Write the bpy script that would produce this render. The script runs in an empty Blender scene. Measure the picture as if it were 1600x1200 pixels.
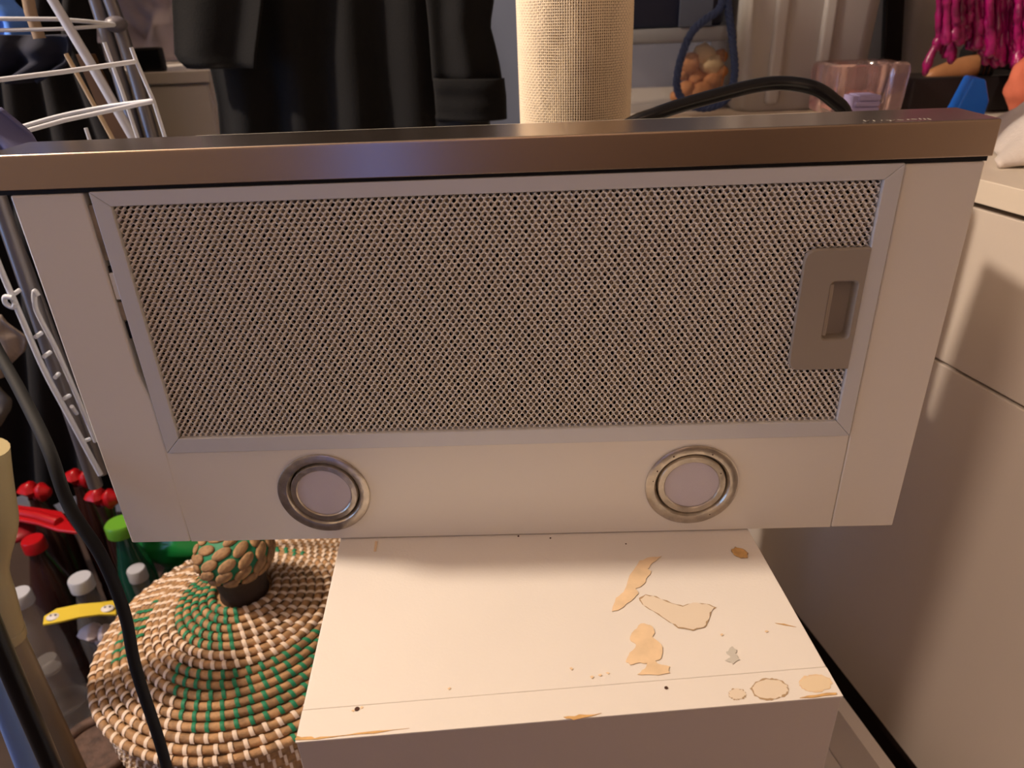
import bpy, bmesh, math, random
from mathutils import Vector, Matrix, noise
random.seed(7)
sc = bpy.context.scene
COL = sc.collection
PI = math.pi

# ------------------------------------------------------------------ camera
F, YAW, PITCH, ROLL = 1124.32, -0.02864, 0.47369, -0.04112
CP = Vector((0.3217, -0.4503, 0.36486))
cy_, sy_, cp_, sp_ = math.cos(YAW), math.sin(YAW), math.cos(PITCH), math.sin(PITCH)
FW = Vector((sy_ * cp_, cy_ * cp_, -sp_))
RT = Vector((cy_, -sy_, 0)); UP = RT.cross(FW)
cr_, sr_ = math.cos(ROLL), math.sin(ROLL)
R2 = RT * cr_ + UP * sr_; U2 = UP * cr_ - RT * sr_
cam = bpy.data.objects.new('camera', bpy.data.cameras.new('camera')); COL.objects.link(cam)
M4 = Matrix((R2, U2, -FW)).transposed().to_4x4(); M4.translation = CP
cam.matrix_world = M4
cam.data.sensor_width = 36; cam.data.lens = F / 1600 * 36
cam.data.clip_start = .01
cam.data.dof.use_dof = True; cam.data.dof.focus_distance = .53; cam.data.dof.aperture_fstop = 9
sc.camera = cam

def ray(x, y): return FW + R2 * ((x - 800) / F) - U2 * ((y - 600) / F)
def at(x, y, Y):
    "world point seen at pixel x,y lying in the vertical plane y=Y"
    v = ray(x, y); return CP + v * ((Y - CP.y) / v.y)
def atz(x, y, Z):
    v = ray(x, y); return CP + v * ((Z - CP.z) / v.z)

# ------------------------------------------------------------------ light
w = bpy.data.worlds.new('world'); sc.world = w; w.use_nodes = True
w.node_tree.nodes['Background'].inputs[0].default_value = (.62, .58, .55, 1)
w.node_tree.nodes['Background'].inputs[1].default_value = .02
def area(name, loc, tgt, size, power, col, sizey=None, spread=None):
    l = bpy.data.lights.new(name, 'AREA'); o = bpy.data.objects.new(name, l); COL.objects.link(o)
    l.shape = 'RECTANGLE' if sizey else 'DISK'; l.size = size
    if sizey: l.size_y = sizey
    l.energy = power; l.color = col
    if spread: l.spread = spread
    o.location = loc; o.rotation_euler = (Vector(tgt) - Vector(loc)).to_track_quat('-Z', 'Y').to_euler()
    return o
def bulb(name, loc, radius, power, col):
    l = bpy.data.lights.new(name, 'POINT'); o = bpy.data.objects.new(name, l); COL.objects.link(o)
    l.shadow_soft_size = radius; l.energy = power; l.color = col; o.location = loc
bulb('ceiling_bulb', (-1.05, .16, 1.50), .055, 150, (1, .83, .67))
bulb('hall_bulb', (-.2, -2.2, 1.4),   .012, 150, (1, .78, .62))
area('window_light', (-1.6, -.35, .22), (.2, .0, .1), .8, 5.0, (.40, .68, 1), .9)
vs = sc.view_settings
sc.display_settings.display_device = 'sRGB'
vs.view_transform = 'Standard'; vs.look = 'None'; vs.gamma = 1; vs.use_curve_mapping = False
vs.exposure = 0.0

# ------------------------------------------------------------------ materials
def lin(c):
    return tuple(((v / 255) / 12.92 if v <= 10 else (((v / 255) + .055) / 1.055) ** 2.4) for v in c) + (1,)
MATS = {}
def mat(name, col, rough=.5, metal=0, bump=0, bscale=60, var=0, vscale=8, trans=0, ior=1.45, alpha=1, emis=None, estr=0, coat=0, aniso=0, stretch=None, col2=None):
    if name in MATS: return MATS[name]
    m = bpy.data.materials.new(name); m.use_nodes = True; nt = m.node_tree; b = nt.nodes['Principled BSDF']
    c = lin(col); b.inputs['Base Color'].default_value = c
    b.inputs['Roughness'].default_value = rough; b.inputs['Metallic'].default_value = metal
    b.inputs['Transmission Weight'].default_value = trans; b.inputs['IOR'].default_value = ior
    b.inputs['Alpha'].default_value = alpha; b.inputs['Coat Weight'].default_value = coat
    if aniso: b.inputs['Anisotropic'].default_value = aniso
    if emis: b.inputs['Emission Color'].default_value = lin(emis); b.inputs['Emission Strength'].default_value = estr
    tc = nt.nodes.new('ShaderNodeTexCoord'); mp = nt.nodes.new('ShaderNodeMapping')
    nt.links.new(tc.outputs['Object'], mp.inputs[0])
    if stretch: mp.inputs['Scale'].default_value = stretch
    if var or col2:
        n = nt.nodes.new('ShaderNodeTexNoise'); n.inputs['Scale'].default_value = vscale; n.inputs['Detail'].default_value = 6
        nt.links.new(mp.outputs[0], n.inputs[0])
        r = nt.nodes.new('ShaderNodeValToRGB'); r.color_ramp.elements[0].position = .35; r.color_ramp.elements[1].position = .65
        d = lin(col2) if col2 else tuple(x * (1 - var) for x in c[:3]) + (1,)
        r.color_ramp.elements[0].color = d; r.color_ramp.elements[1].color = c
        nt.links.new(n.outputs[0], r.inputs[0]); nt.links.new(r.outputs[0], b.inputs['Base Color'])
    if bump:
        n = nt.nodes.new('ShaderNodeTexNoise'); n.inputs['Scale'].default_value = bscale; n.inputs['Detail'].default_value = 5
        nt.links.new(mp.outputs[0], n.inputs[0])
        bp = nt.nodes.new('ShaderNodeBump'); bp.inputs['Strength'].default_value = bump; bp.inputs['Distance'].default_value = .002
        nt.links.new(n.outputs[0], bp.inputs['Height']); nt.links.new(bp.outputs[0], b.inputs['Normal'])
    MATS[name] = m; return m

WALL = mat('grey_wall_paint', (112, 120, 142), .9, bump=.2, var=.06)
CEIL = mat('ceiling_paint', (160, 148, 134), .9); WALL2 = mat('beige_wall_paint', (128, 113, 100), .9, var=.06)
FLOOR = mat('dark_floor', (62, 46, 38), .6, var=.3, vscale=5)
WHITEP = mat('white_lacquer', (232, 226, 212), .30, bump=.05, bscale=900, var=.02, vscale=5)
GREYF = mat('grey_anodised', (214, 214, 212), .42, metal=.1, bump=.04, bscale=700)
ALU = mat('expanded_aluminium', (250, 244, 232), .3, metal=.06)
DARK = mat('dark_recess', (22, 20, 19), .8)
HANDLE = mat('beige_plastic', (158, 148, 134), .5)
LENS = mat('frosted_lens', (198, 190, 196), .35, bump=.1, bscale=1500)
BRONZE = mat('brushed_nickel', (205, 196, 182), .3, metal=.9, var=.25, vscale=120, bump=.15, bscale=300)
STEEL = mat('brushed_steel', (190, 172, 156), .24, metal=1, aniso=.0)
PRINT = mat('pale_print', (150, 144, 134), .6)
CARC = mat('white_melamine', (232, 224, 214), .5, bump=.08, bscale=500, var=.04, vscale=6)
CHIP = mat('exposed_chipboard', (222, 176, 112), .8, var=.25, vscale=160)
VENEER = mat('peeled_patch', (236, 206, 166), .7, var=.12, vscale=90)
GLUE = mat('glue_stain', (228, 212, 190), .45)
GLUEE = mat('glue_rim', (176, 148, 112), .6)
HOLE = mat('screw_hole_brown', (70, 40, 24), .8)
STRAW = mat('seagrass_straw', (196, 152, 106), .7, bump=.6, bscale=240, var=.55, vscale=60)
WHITES = mat('white_binding', (228, 206, 184), .6)
GREENS = mat('green_binding', (30, 124, 84), .6)
BLACKR = mat('black_rubber', (14, 13, 14), .35)
NAVYCABLE = mat('black_cable_gloss', (16, 16, 20), .22)
BURLAP = None
CAB = mat('cabinet_front_laminate', (214, 202, 190), .45, bump=.06, bscale=600)
TOPW = mat('worktop_laminate', (226, 214, 198), .45, var=.04)
COATM = mat('black_wool', (6, 6, 9), .95, bump=.4, bscale=500, var=.25, vscale=10)
BINM = mat('grey_bin_plastic', (176, 172, 168), .5)
NAVY = mat('navy_plastic', (18, 24, 48), .45)
WIRE = mat('white_coated_wire', (204, 208, 218), .35)

# ------------------------------------------------------------------ mesh helpers
class MB:
    def __init__(s): s.v = []; s.f = []; s.mi = []; s.m = 0
    def add(s, vs, fs):
        o = len(s.v); s.v += [tuple(p) for p in vs]; s.f += [tuple(i + o for i in f) for f in fs]; s.mi += [s.m] * len(fs)
    def box(s, a, b, rot=None, org=None):
        P = [Vector((x, y, z)) for z in (a[2], b[2]) for y in (a[1], b[1]) for x in (a[0], b[0])]
        if rot is not None:
            org = Vector(org or (0, 0, 0)); P = [rot @ (p - org) + org for p in P]
        s.add(P, [(0, 2, 3, 1), (4, 5, 7, 6), (0, 1, 5, 4), (2, 6, 7, 3), (0, 4, 6, 2), (1, 3, 7, 5)])
    def prism(s, poly, vec):
        n = len(poly); vec = Vector(vec); A = [Vector(p) for p in poly]
        s.add(A + [p + vec for p in A], [tuple(range(n))[::-1], tuple(range(n, 2 * n))] + [(i, (i + 1) % n, n + (i + 1) % n, n + i) for i in range(n)])
    def tube(s, path, r, seg=10, closed=False, cap=True):
        P = [Vector(p) for p in path]; n = len(P); rs = r if isinstance(r, (list, tuple)) else [r] * n
        vs = []; prev = None
        for i, p in enumerate(P):
            if closed: t = P[(i + 1) % n] - P[i - 1]
            else: t = P[min(i + 1, n - 1)] - P[max(i - 1, 0)]
            t.normalize()
            if prev is None:
                prev = t.orthogonal().normalized()
            u = (prev - t * prev.dot(t)); u.normalize(); prev = u; q = t.cross(u)
            for k in range(seg):
                a = 2 * PI * k / seg; vs.append(p + (u * math.cos(a) + q * math.sin(a)) * rs[i])
        fs = []
        for i in range(n if closed else n - 1):
            j = (i + 1) % n
            for k in range(seg):
                l = (k + 1) % seg; fs.append((i * seg + k, i * seg + l, j * seg + l, j * seg + k))
        if cap and not closed: fs += [tuple(range(seg))[::-1], tuple(range((n - 1) * seg, n * seg))]
        s.add(vs, fs)
    def lathe(s, prof, seg=32, c=(0, 0, 0), ax=None, closed=False):
        "prof: (r, h) list; ax: 3x3 matrix turning local z to the axis"
        c = Vector(c); vs = []
        for r, h in prof:
            for k in range(seg):
                a = 2 * PI * k / seg; p = Vector((r * math.cos(a), r * math.sin(a), h))
                vs.append(c + (ax @ p if ax is not None else p))
        fs = []; n = len(prof)
        for i in range(n if closed else n - 1):
            j = (i + 1) % n
            for k in range(seg):
                l = (k + 1) % seg; fs.append((i * seg + k, i * seg + l, j * seg + l, j * seg + k))
        if not closed: fs += [tuple(range(seg))[::-1], tuple(range((n - 1) * seg, n * seg))]
        s.add(vs, fs)
    def ball(s, c, r, su=16, sv=10, fn=None):
        c = Vector(c); r = Vector(r) if not isinstance(r, (int, float)) else Vector((r, r, r)); vs = []
        for i in range(sv + 1):
            t = PI * i / sv
            for k in range(su):
                a = 2 * PI * k / su; d = Vector((math.sin(t) * math.cos(a), math.sin(t) * math.sin(a), math.cos(t)))
                m = fn(d) if fn else 1
                vs.append(c + Vector((d.x * r.x, d.y * r.y, d.z * r.z)) * m)
        s.add(vs, [(i * su + k, (i + 1) * su + k, (i + 1) * su + (k + 1) % su, i * su + (k + 1) % su) for i in range(sv) for k in range(su)])
    def grid(s, fn, nu, nv):
        vs = [fn(i / nu, j / nv) for j in range(nv + 1) for i in range(nu + 1)]
        s.add(vs, [(j * (nu + 1) + i, j * (nu + 1) + i + 1, (j + 1) * (nu + 1) + i + 1, (j + 1) * (nu + 1) + i) for j in range(nv) for i in range(nu)])
    def build(s, name, m, parent=None, smooth=False, bevel=0, solid=0, seg=2, fix=True):
        me = bpy.data.meshes.new(name); me.from_pydata(s.v, [], s.f); me.update()
        if fix:
            b = bmesh.new(); b.from_mesh(me); bmesh.ops.recalc_face_normals(b, faces=b.faces); b.to_mesh(me); b.free()
        for mm in (m if isinstance(m, (list, tuple)) else [m]): me.materials.append(mm)
        if any(s.mi): me.polygons.foreach_set('material_index', s.mi)
        if smooth:
            me.polygons.foreach_set('use_smooth', [True] * len(me.polygons))
            if smooth != 'all': me.set_sharp_from_angle(angle=math.radians(40))
        o = bpy.data.objects.new(name, me); COL.objects.link(o)
        if parent:
            o.parent = parent; o.matrix_parent_inverse = parent.matrix_world.inverted() if False else Matrix.Translation(-Vector(parent_loc(parent)))
        if solid:
            md = o.modifiers.new('s', 'SOLIDIFY'); md.thickness = solid; md.offset = 0
        if bevel:
            md = o.modifiers.new('b', 'BEVEL'); md.width = bevel; md.segments = seg; md.limit_method = 'ANGLE'
        return o
LOC = {}
def parent_loc(p): return LOC.get(p.name, (0, 0, 0))
def tag(o, label=None, cat=None, group=None, kind=None):
    if label: o['label'] = label
    if cat: o['category'] = cat
    if group: o['group'] = group
    if kind: o['kind'] = kind
    return o
def thing(name, label, cat, loc=(0, 0, 0), group=None):
    o = bpy.data.objects.new(name, None); COL.objects.link(o); o.location = loc; o.empty_display_size = .02
    LOC[o.name] = tuple(loc); return tag(o, label, cat, group)
def one(name, mb, m, label, cat, group=None, kind=None, **k):
    return tag(mb.build(name, m, **k), label, cat, group, kind)
def smoothpath(P, n=8):
    P = [Vector(p) for p in P]; out = []
    Q = [P[0] * 2 - P[1]] + P + [P[-1] * 2 - P[-2]]
    for i in range(1, len(Q) - 2):
        for k in range(n):
            t = k / n; a, b, c, d = Q[i - 1:i + 3]
            out.append(.5 * ((2 * b) + (c - a) * t + (2 * a - 5 * b + 4 * c - d) * t * t + (3 * b - a - 3 * c + d) * t ** 3))
    out.append(P[-1]); return out
def interp(T, t):
    if t <= T[0][0]: return T[0][1:]
    for a, b in zip(T, T[1:]):
        if t <= b[0]:
            f = (t - a[0]) / (b[0] - a[0]); return tuple(x + (y - x) * f for x, y in zip(a[1:], b[1:]))
    return T[-1][1:]

# ------------------------------------------------------------------ room
FZ = -.705; CZ = 1.85; XL, XR, YB, YF = -1.7, 1.75, 1.45, -2.9
def struct(name, a, b, m, **k):
    mb = MB(); mb.box(a, b); o = mb.build(name, m, **k); o['kind'] = 'structure'; return o
struct('floor', (XL - .1, YF - .1, FZ - .05), (XR + .1, YB + .1, FZ), FLOOR)
struct('ceiling', (XL - .1, YF - .1, CZ), (XR + .1, YB + .1, CZ + .05), CEIL)
struct('wall_back', (XL, YB, FZ), (XR, YB + .1, CZ), WALL)
struct('wall_right', (XR, YF, FZ), (XR + .1, YB + .1, CZ), WALL2)
def wall_with_hole(name, ax, p0, p1, u0, u1, hu0, hu1, hz0, hz1):
    mb = MB()
    def bx(ua, ub, za, zb):
        if ax == 'x': mb.box((p0, ua, za), (p1, ub, zb))
        else: mb.box((ua, p0, za), (ub, p1, zb))
    bx(u0, hu0, FZ, CZ); bx(hu1, u1, FZ, CZ); bx(hu0, hu1, FZ, hz0); bx(hu0, hu1, hz1, CZ)
    o = mb.build(name, WALL2); o['kind'] = 'structure'; return o
wall_with_hole('wall_left', 'x', XL - .1, XL, YF, YB + .1, -.8, .1, -.3, .75)
struct('wall_front', (XL, YF - .1, FZ), (XR, YF, CZ), WALL2)
wall_with_hole('blocker_partition', 'y', -1.25, -1.2, XL, .201, -.06, .04, -.6, 1.25)  # unseen partition added to keep the hall bulb off the hood
SKY = mat('daylight_pane', (120, 160, 255), .2, emis=(96, 140, 255), estr=1.0)
FRM = mat('window_frame_white', (220, 220, 220), .4)
for i, (a, b) in enumerate([((XL - .07, -.8, -.3), (XL - .05, .1, .75)), ((-.06, -1.235, -.6), (.04, -1.225, 1.25))]):  # second pane: glowing strip shaped for the blue reflection in the visor
    p = struct('window_%d' % (i + 1), a, b, SKY)
    mb = MB()
    if i == 0:
        for y in (-.8, -.37, .06): mb.box((XL - .05, y, -.3), (XL + .01, y + .04, .75))
        for z in (-.3, .71): mb.box((XL - .05, -.8, z), (XL + .01, .1, z + .04))
    else:
        for x in (-.06, .032): mb.box((x, -1.224, -.6), (x + .008, -1.195, 1.25))
        for z in (-.6, 1.235): mb.box((-.0515, -1.224, z), (.0315, -1.195, z + .015))
    mb.build('window_frame', FRM, p)

# ------------------------------------------------------------------ cooker hood
H = thing('cooker_hood', 'slim white cooker hood with metal grease filter and steel visor, upright on white cabinet', 'cooker hood', (.3, .06, 0))
mb = MB(); mb.box((.003, .012, .0005), (.597, .278, .272)); mb.build('body', WHITEP, H, bevel=.002)
mb = MB(); mb.box((.008, .279, .0008), (.597, .378, .092)); mb.build('rear_shade_box', WHITEP, H, bevel=.002)  # unseen rear box added to end the lit strip on the drawer fronts
# side strips of the underside
mb = MB(); mb.prism([(0, 0, .0008), (.0476, 0, .0008), (.0500, 0, .088), (.0500, 0, .128), (.0460, 0, .150), (.0460, 0, .2758), (0, 0, .2758)], (0, .012, 0))
mb.build('side_panel', WHITEP, H, bevel=.0012)
mb = MB(); mb.box((.5526, 0, .0008), (.600, .012, .2758)); mb.build('side_panel', WHITEP, H, bevel=.0012)
# light strip with two round holes
def strip_with_holes(x0, x1, z0, z1, holes, R, y0, y1):
    b = MB(); n = 48
    segs = []
    mid = (holes[0][0] + holes[1][0]) / 2
    for (cx, cz), (a, c) in zip(holes, ((x0, mid), (mid, x1))):
        inn = []; out = []
        for k in range(n):
            t = 2 * PI * (k + .5) / n; dx, dz = math.cos(t), math.sin(t)
            inn.append((cx + R * dx, cz + R * dz))
            s = min((c - cx) / dx if dx > 0 else (a - cx) / dx, (z1 - cz) / dz if dz > 0 else (z0 - cz) / dz)
            out.append([cx + s * dx, cz + s * dz])
        for k in range(n):  # snap nearest to corners
            pass
        for X in (a, c):
            for Z in (z0, z1):
                j = min(range(n), key=lambda q: (out[q][0] - X) ** 2 + (out[q][1] - Z) ** 2); out[j] = [X, Z]
        vs = [(p[0], y0, p[1]) for p in inn] + [(p[0], y0, p[1]) for p in out] + [(p[0], y1, p[1]) for p in inn]
        fs = [(k, (k + 1) % n, n + (k + 1) % n, n + k) for k in range(n)] + [(k, (k + 1) % n, 2 * n + (k + 1) % n, 2 * n + k) for k in range(n)]
        b.add(vs, fs)
    b.add([(x0, y0, z0), (x1, y0, z0), (x1, y1, z0), (x0, y1, z0)], [(0, 1, 2, 3)])
    b.add([(x0, y0, z1), (x1, y0, z1), (x1, y1, z1), (x0, y1, z1)], [(0, 1, 2, 3)])
    b.add([(x0, y0, z0), (x0, y0, z1), (x0, y1, z1), (x0, y1, z0)], [(0, 1, 2, 3)])
    b.add([(x1, y0, z0), (x1, y0, z1), (x1, y1, z1), (x1, y1, z0)], [(0, 1, 2, 3)])
    return b
LC = [(.1617, .0445), (.4415, .0438)]
strip_with_holes(.0482, .5520, .0008, .0839, LC, .0335, .0003, .011).build('light_panel', WHITEP, H, fix=True)
AXF = Matrix(((1, 0, 0), (0, 0, -1), (0, 1, 0)))  # local z -> -y
for i, (cx, cz) in enumerate(LC):
    c = (cx, 0, cz)
    mb = MB(); mb.lathe([(.0352, .0001), (.0352, .0010), (.0338, .0018), (.0285, .0012), (.0268, -.0008), (.0262, -.004), (.0325, -.004), (.0325, -.002)], 64, c, AXF, closed=True)
    ring = mb.build('spotlight_ring', BRONZE, H, smooth=True)
    ring['label'] = ('darker nickel ring of the left spotlight', 'pale brassy ring of the right spotlight with brown specks')[i]
    mb = MB(); mb.lathe([(.0258, -.006), (.0258, -.0004), (.0250, .0006), (.0212, .0008), (.0204, .0000), (.0204, -.006)], 64, c, AXF, closed=True)
    mb.build('bezel', BRONZE, ring, smooth=True) if False else mb.build('bezel', BRONZE, H, smooth=True)
    mb = MB(); mb.lathe([(.0001, -.0004), (.012, -.0003), (.0206, -.0007), (.0206, -.006), (.0001, -.006)][::-1], 48, c, AXF)
    mb.build('lens', LENS, H, smooth=True)
    mb = MB(); mb.lathe([(.033, -.0055), (.033, -.0095), (.0001, -.0095), (.0001, -.0055)], 32, c, AXF); mb.build('lamp_housing', DARK, H)
    if i == 1:
        mb = MB()
        for a, r, s in ((120, .031, .0007), (152, .0305, .0006), (65, .0305, .0005), (28, .0232, .0005), (170, .030, .0004), (-60, .031, .0004)):
            t = math.radians(a); mb.ball((cx + r * math.cos(t), -.0016, cz + r * math.sin(t)), (s, .0004, s), 8, 6)
        mb.build('rust_speck', HOLE, H)['kind'] = 'stuff'
# dark cavity behind filter + left recess
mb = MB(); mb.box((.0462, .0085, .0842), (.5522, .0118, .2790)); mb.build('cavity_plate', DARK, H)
mb = MB(); mb.box((.0462, .0020, .232), (.0506, .0084, .268)); mb.box((.0462, .0020, .190), (.0506, .0084, .203)); o = mb.build('recess_lip', mat('grubby_cream', (168, 152, 128), .7, var=.4, vscale=60), H); o['kind'] = 'stuff'
mb = MB(); mb.box((.0466, .0008, .205), (.0512, .0045, .2235)); mb.build('filter_tab', WHITEP, H, bevel=.0006)
mb = MB(); mb.box((.0464, .0030, .2235), (.0505, .0050, .2275)); mb.build('slot_hole', DARK, H)
mb = MB(); mb.box((.0466, .0030, .176), (.0505, .005, .188)); mb.build('slot_hole', DARK, H)
# filter frame : four mitred rails
fo = (.0508, .0846, .5518, .2766); fi = (.0622, .0968, .5408, .2672)
co = [(fo[0], fo[1]), (fo[2], fo[1]), (fo[2], fo[3]), (fo[0], fo[3])]; ci = [(fi[0], fi[1]), (fi[2], fi[1]), (fi[2], fi[3]), (fi[0], fi[3])]
cen = Vector((.3, .18))
for k in range(4):
    a, b, c, d = [Vector(p) for p in (co[k], co[(k + 1) % 4], ci[(k + 1) % 4], ci[k])]
    mid = (a + b + c + d) / 4; sh = .00012
    t = (b - a).normalized() * sh
    q = [a + t, b - t, c - t, d + t]
    mb = MB(); mb.prism([(p[0], -.0012, p[1]) for p in q], (0, .009, 0)); mb.build('frame_rail', GREYF, H, bevel=.0005)
# expanded-metal mesh
def mesh_layer(name, m, yb, a, b, hole, amp, x0, z0, x1, z1):
    M = MB(); V = {}; j = 0
    hx = [(.5, .18), (0, .5 - .05), (-.5, .18), (-.5, -.18), (0, -.45), (.5, -.18)]
    # hexagonal voronoi cell of the staggered lattice
    q = (b / 2) ; ax = a / 2
    # cell corner offsets
    ty = (b * b / 4 + a * a / 4) / b  # vertical reach at centre
    by = b / 2 - (ty - b / 2) if False else None
    k = (a * a / 4 + b * b / 4 - 2 * 0) / b
    top = k; side = b / 2 - (k - 0) if False else (b * b / 4 - a * a / 4) / b
    cor = [(ax, side), (0, top), (-ax, side), (-ax, -side), (0, -top), (ax, -side)]
    nz = int((z1 - z0) / (b / 2)) + 2; nx = int((x1 - x0) / a) + 2
    def vid(x, z):
        x = min(max(x, x0), x1); z = min(max(z, z0), z1)
        key = (round(x * 1e5), round(z * 1e5))
        if key not in V:
            V[key] = len(M.v); M.v.append((x, yb + .0002 * math.sin(x * 900 + z * 700), z))
        return V[key]
    for j in range(nz):
        for i in range(nx):
            cx = x0 + i * a + (a / 2 if j % 2 else 0); cz = z0 + j * b / 2 + .0006
            if cx > .5025 and .1412 < cz < .2225: continue
            if cx > x1 + a * .3 or cz > z1 + b * .2 or cx < x0 - .001: continue
            o = [vid(cx + p, cz + r) for p, r in cor]
            n0 = len(M.v); jit = random.uniform(-1, 1)
            for p, r in cor:
                s = hole + .03 * jit
                px = min(max(cx + p * s, x0), x1); pz = min(max(cz + r * s * .92, z0), z1)
                # lower lip pushed back, upper lip forward: twisted strands
                M.v.append((px, yb + amp * (1.0 if r > 0 else -.35) + random.uniform(-.00008, .00008), pz))
            for e in range(6):
                f = (e + 1) % 6; M.f.append((o[e], o[f], n0 + f, n0 + e)); M.mi.append(0)
    ob = M.build(name, m, H, fix=False); ob['kind'] = 'stuff'; return ob
mesh_layer('filter_mesh', ALU, .0020, .00425, .0060, .54, .0018, .0624, .0970, .5406, .2670)
mesh_layer('filter_inner_mesh', mat('inner_aluminium', (184, 170, 150), .5, metal=.2), .0062, .0064, .0052, .55, .0012, .0624, .0970, .5406, .2670)
# handle with slot
mb = MB()
def rrect(x0, z0, x1, z1, r, n=5, rr=(1, 1, 1, 1)):
    P = []
    for (cx, cz, a0), f in zip(((x1 - r, z1 - r, 0), (x0 + r, z1 - r, 90), (x0 + r, z0 + r, 180), (x1 - r, z0 + r, 270)), rr):
        for k in range(n + 1):
            t = math.radians(a0 + 90 * k / n); q = r * f
            ccx = cx + (r - q) * (1 if math.cos(math.radians(a0 + 45)) > 0 else -1); ccz = cz + (r - q) * (1 if math.sin(math.radians(a0 + 45)) > 0 else -1)
            P.append((ccx + q * math.cos(t), ccz + q * math.sin(t)))
    return P
O_ = rrect(.5000, .1390, .5412, .2248, .007, rr=(.02, 1, 1, .02)); I_ = rrect(.5185, .1608, .5375, .2036, .0035)
n = len(O_)
ys = [(O_, .0015), (O_, -.0010), ([(x + (.5206 - x) * .02, z + (.182 - z) * .02) for x, z in O_], -.0018), (I_, -.0018), ([(x + (.528 - x) * .07, z + (.182 - z) * .05) for x, z in I_], -.0006), ([(max(x, .5215) + (.528 - x) * .08, z + (.182 - z) * .06) for x, z in I_], .0075)]
vsx = [(x, y, z) for P, y in ys for x, z in P]
fsx = [(i * n + k, i * n + (k + 1) % n, (i + 1) * n + (k + 1) % n, (i + 1) * n + k) for i in range(len(ys) - 1) for k in range(n)]
fsx.append(tuple(range((len(ys) - 1) * n, len(ys) * n)))
mb.add(vsx, fsx); hd = mb.build('filter_handle', HANDLE, H, smooth=True); hd['label'] = 'beige plastic release handle with recessed finger slot'
mb = MB(); mb.box((.5192, -.0004, .1640), (.5222, .0030, .2005)); mb.build('latch', HANDLE, H, bevel=.0006)
# steel visor
mb = MB()
prof = [(-.0022, .2792), (-.0022, .2996), (-.0016, .3004), (.0480, .3012), (.0480, .2990), (.0000, .2978), (.0000, .2792)]
mb.prism([(-.0085, y, z) for y, z in prof], (.6105, 0, 0)); vz = mb.build('steel_visor', STEEL, H, bevel=.0006)
vz['label'] = 'brushed steel visor along the top edge'
mb = MB(); mb.box((-.0075, .0008, .2760), (.6010, .046, .2975)); mb.build('visor_core', DARK, H)
mb = MB(); mb.box((.596, -.0015, .2798), (.6022, .0475, .2990)); mb.build('end_cap', mat('grey_end_cap', (120, 116, 112), .5), H, bevel=.0008)
# faint lettering, only its strokes can be read
mb = MB()
def stroke(pts):
    for a, b in zip(pts, pts[1:]):
        A = atz(a[0], a[1], .3011); B = atz(b[0], b[1], .3011); mb.tube([A, B], .00022, 6)
for s in ([(1349, 188), (1353, 189.5), (1358, 188)], [(1364, 188), (1368, 189.5)], [(1377, 187.8), (1379, 188.4)], [(1384, 188), (1389, 188)], [(1390, 188), (1393, 189), (1398, 187.2)], [(1402, 187.2), (1412, 187.6)], [(1417, 186.4), (1421, 187)], [(1424, 186), (1433, 186.5)], [(1436, 185.2), (1440, 186.6)], [(1443, 185.4), (1447, 186.8)], [(1449, 185.2), (1455, 186.8)]):
    stroke(s)
mb.build('lettering', PRINT, H)['label'] = 'faint pale maker lettering at the right end of the visor'

# ------------------------------------------------------------------ cabinet the hood stands on
BY = .078; cb, sb = math.cos(BY), math.sin(BY)
def bl(u, v, z): # u along front from the left, v back from the front edge
    o = atz(461, 1160, 0); return Vector((o.x + u * cb - v * sb, o.y + u * sb + v * cb, z))
BW, BD = .3205, .38
Bx = thing('white_cabinet', 'low white laminate cabinet carrying the cooker hood, its top stained and chipped', 'cabinet', tuple(bl(BW / 2, BD / 2, FZ)))
def pz(m, pts, z0, h): m.prism([(p.x, p.y, z0) for p in pts], (0, 0, h))
mb = MB(); pz(mb, [bl(0, .0, 0), bl(BW, .0, 0), bl(BW, .0215, 0), bl(0, .0215, 0)], -.0012, .0012); mb.build('front_lath', CARC, Bx, bevel=.0003)
mb = MB(); pz(mb, [bl(0, .0218, 0), bl(BW, .0218, 0), bl(BW, BD, 0), bl(0, BD, 0)], -.018, .0178); mb.build('top_board', CARC, Bx, bevel=.0006)
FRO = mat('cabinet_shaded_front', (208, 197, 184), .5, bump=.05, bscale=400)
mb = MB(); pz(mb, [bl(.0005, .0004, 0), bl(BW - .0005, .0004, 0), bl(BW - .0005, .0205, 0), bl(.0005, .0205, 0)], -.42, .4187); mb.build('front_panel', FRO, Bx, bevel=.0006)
for u in (.0, BW - .016):
    mb = MB(); pz(mb, [bl(u + .001, .021, 0), bl(u + .015, .021, 0), bl(u + .015, BD - .01, 0), bl(u + .001, BD - .01, 0)], FZ, -FZ - .0185); mb.build('side_board', CARC, Bx)
mb = MB(); pz(mb, [bl(.02, .02, 0), bl(BW - .02, .02, 0), bl(BW - .02, .035, 0), bl(.02, .035, 0)], FZ, .29); mb.build('kick_board', FRO, Bx)
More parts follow.
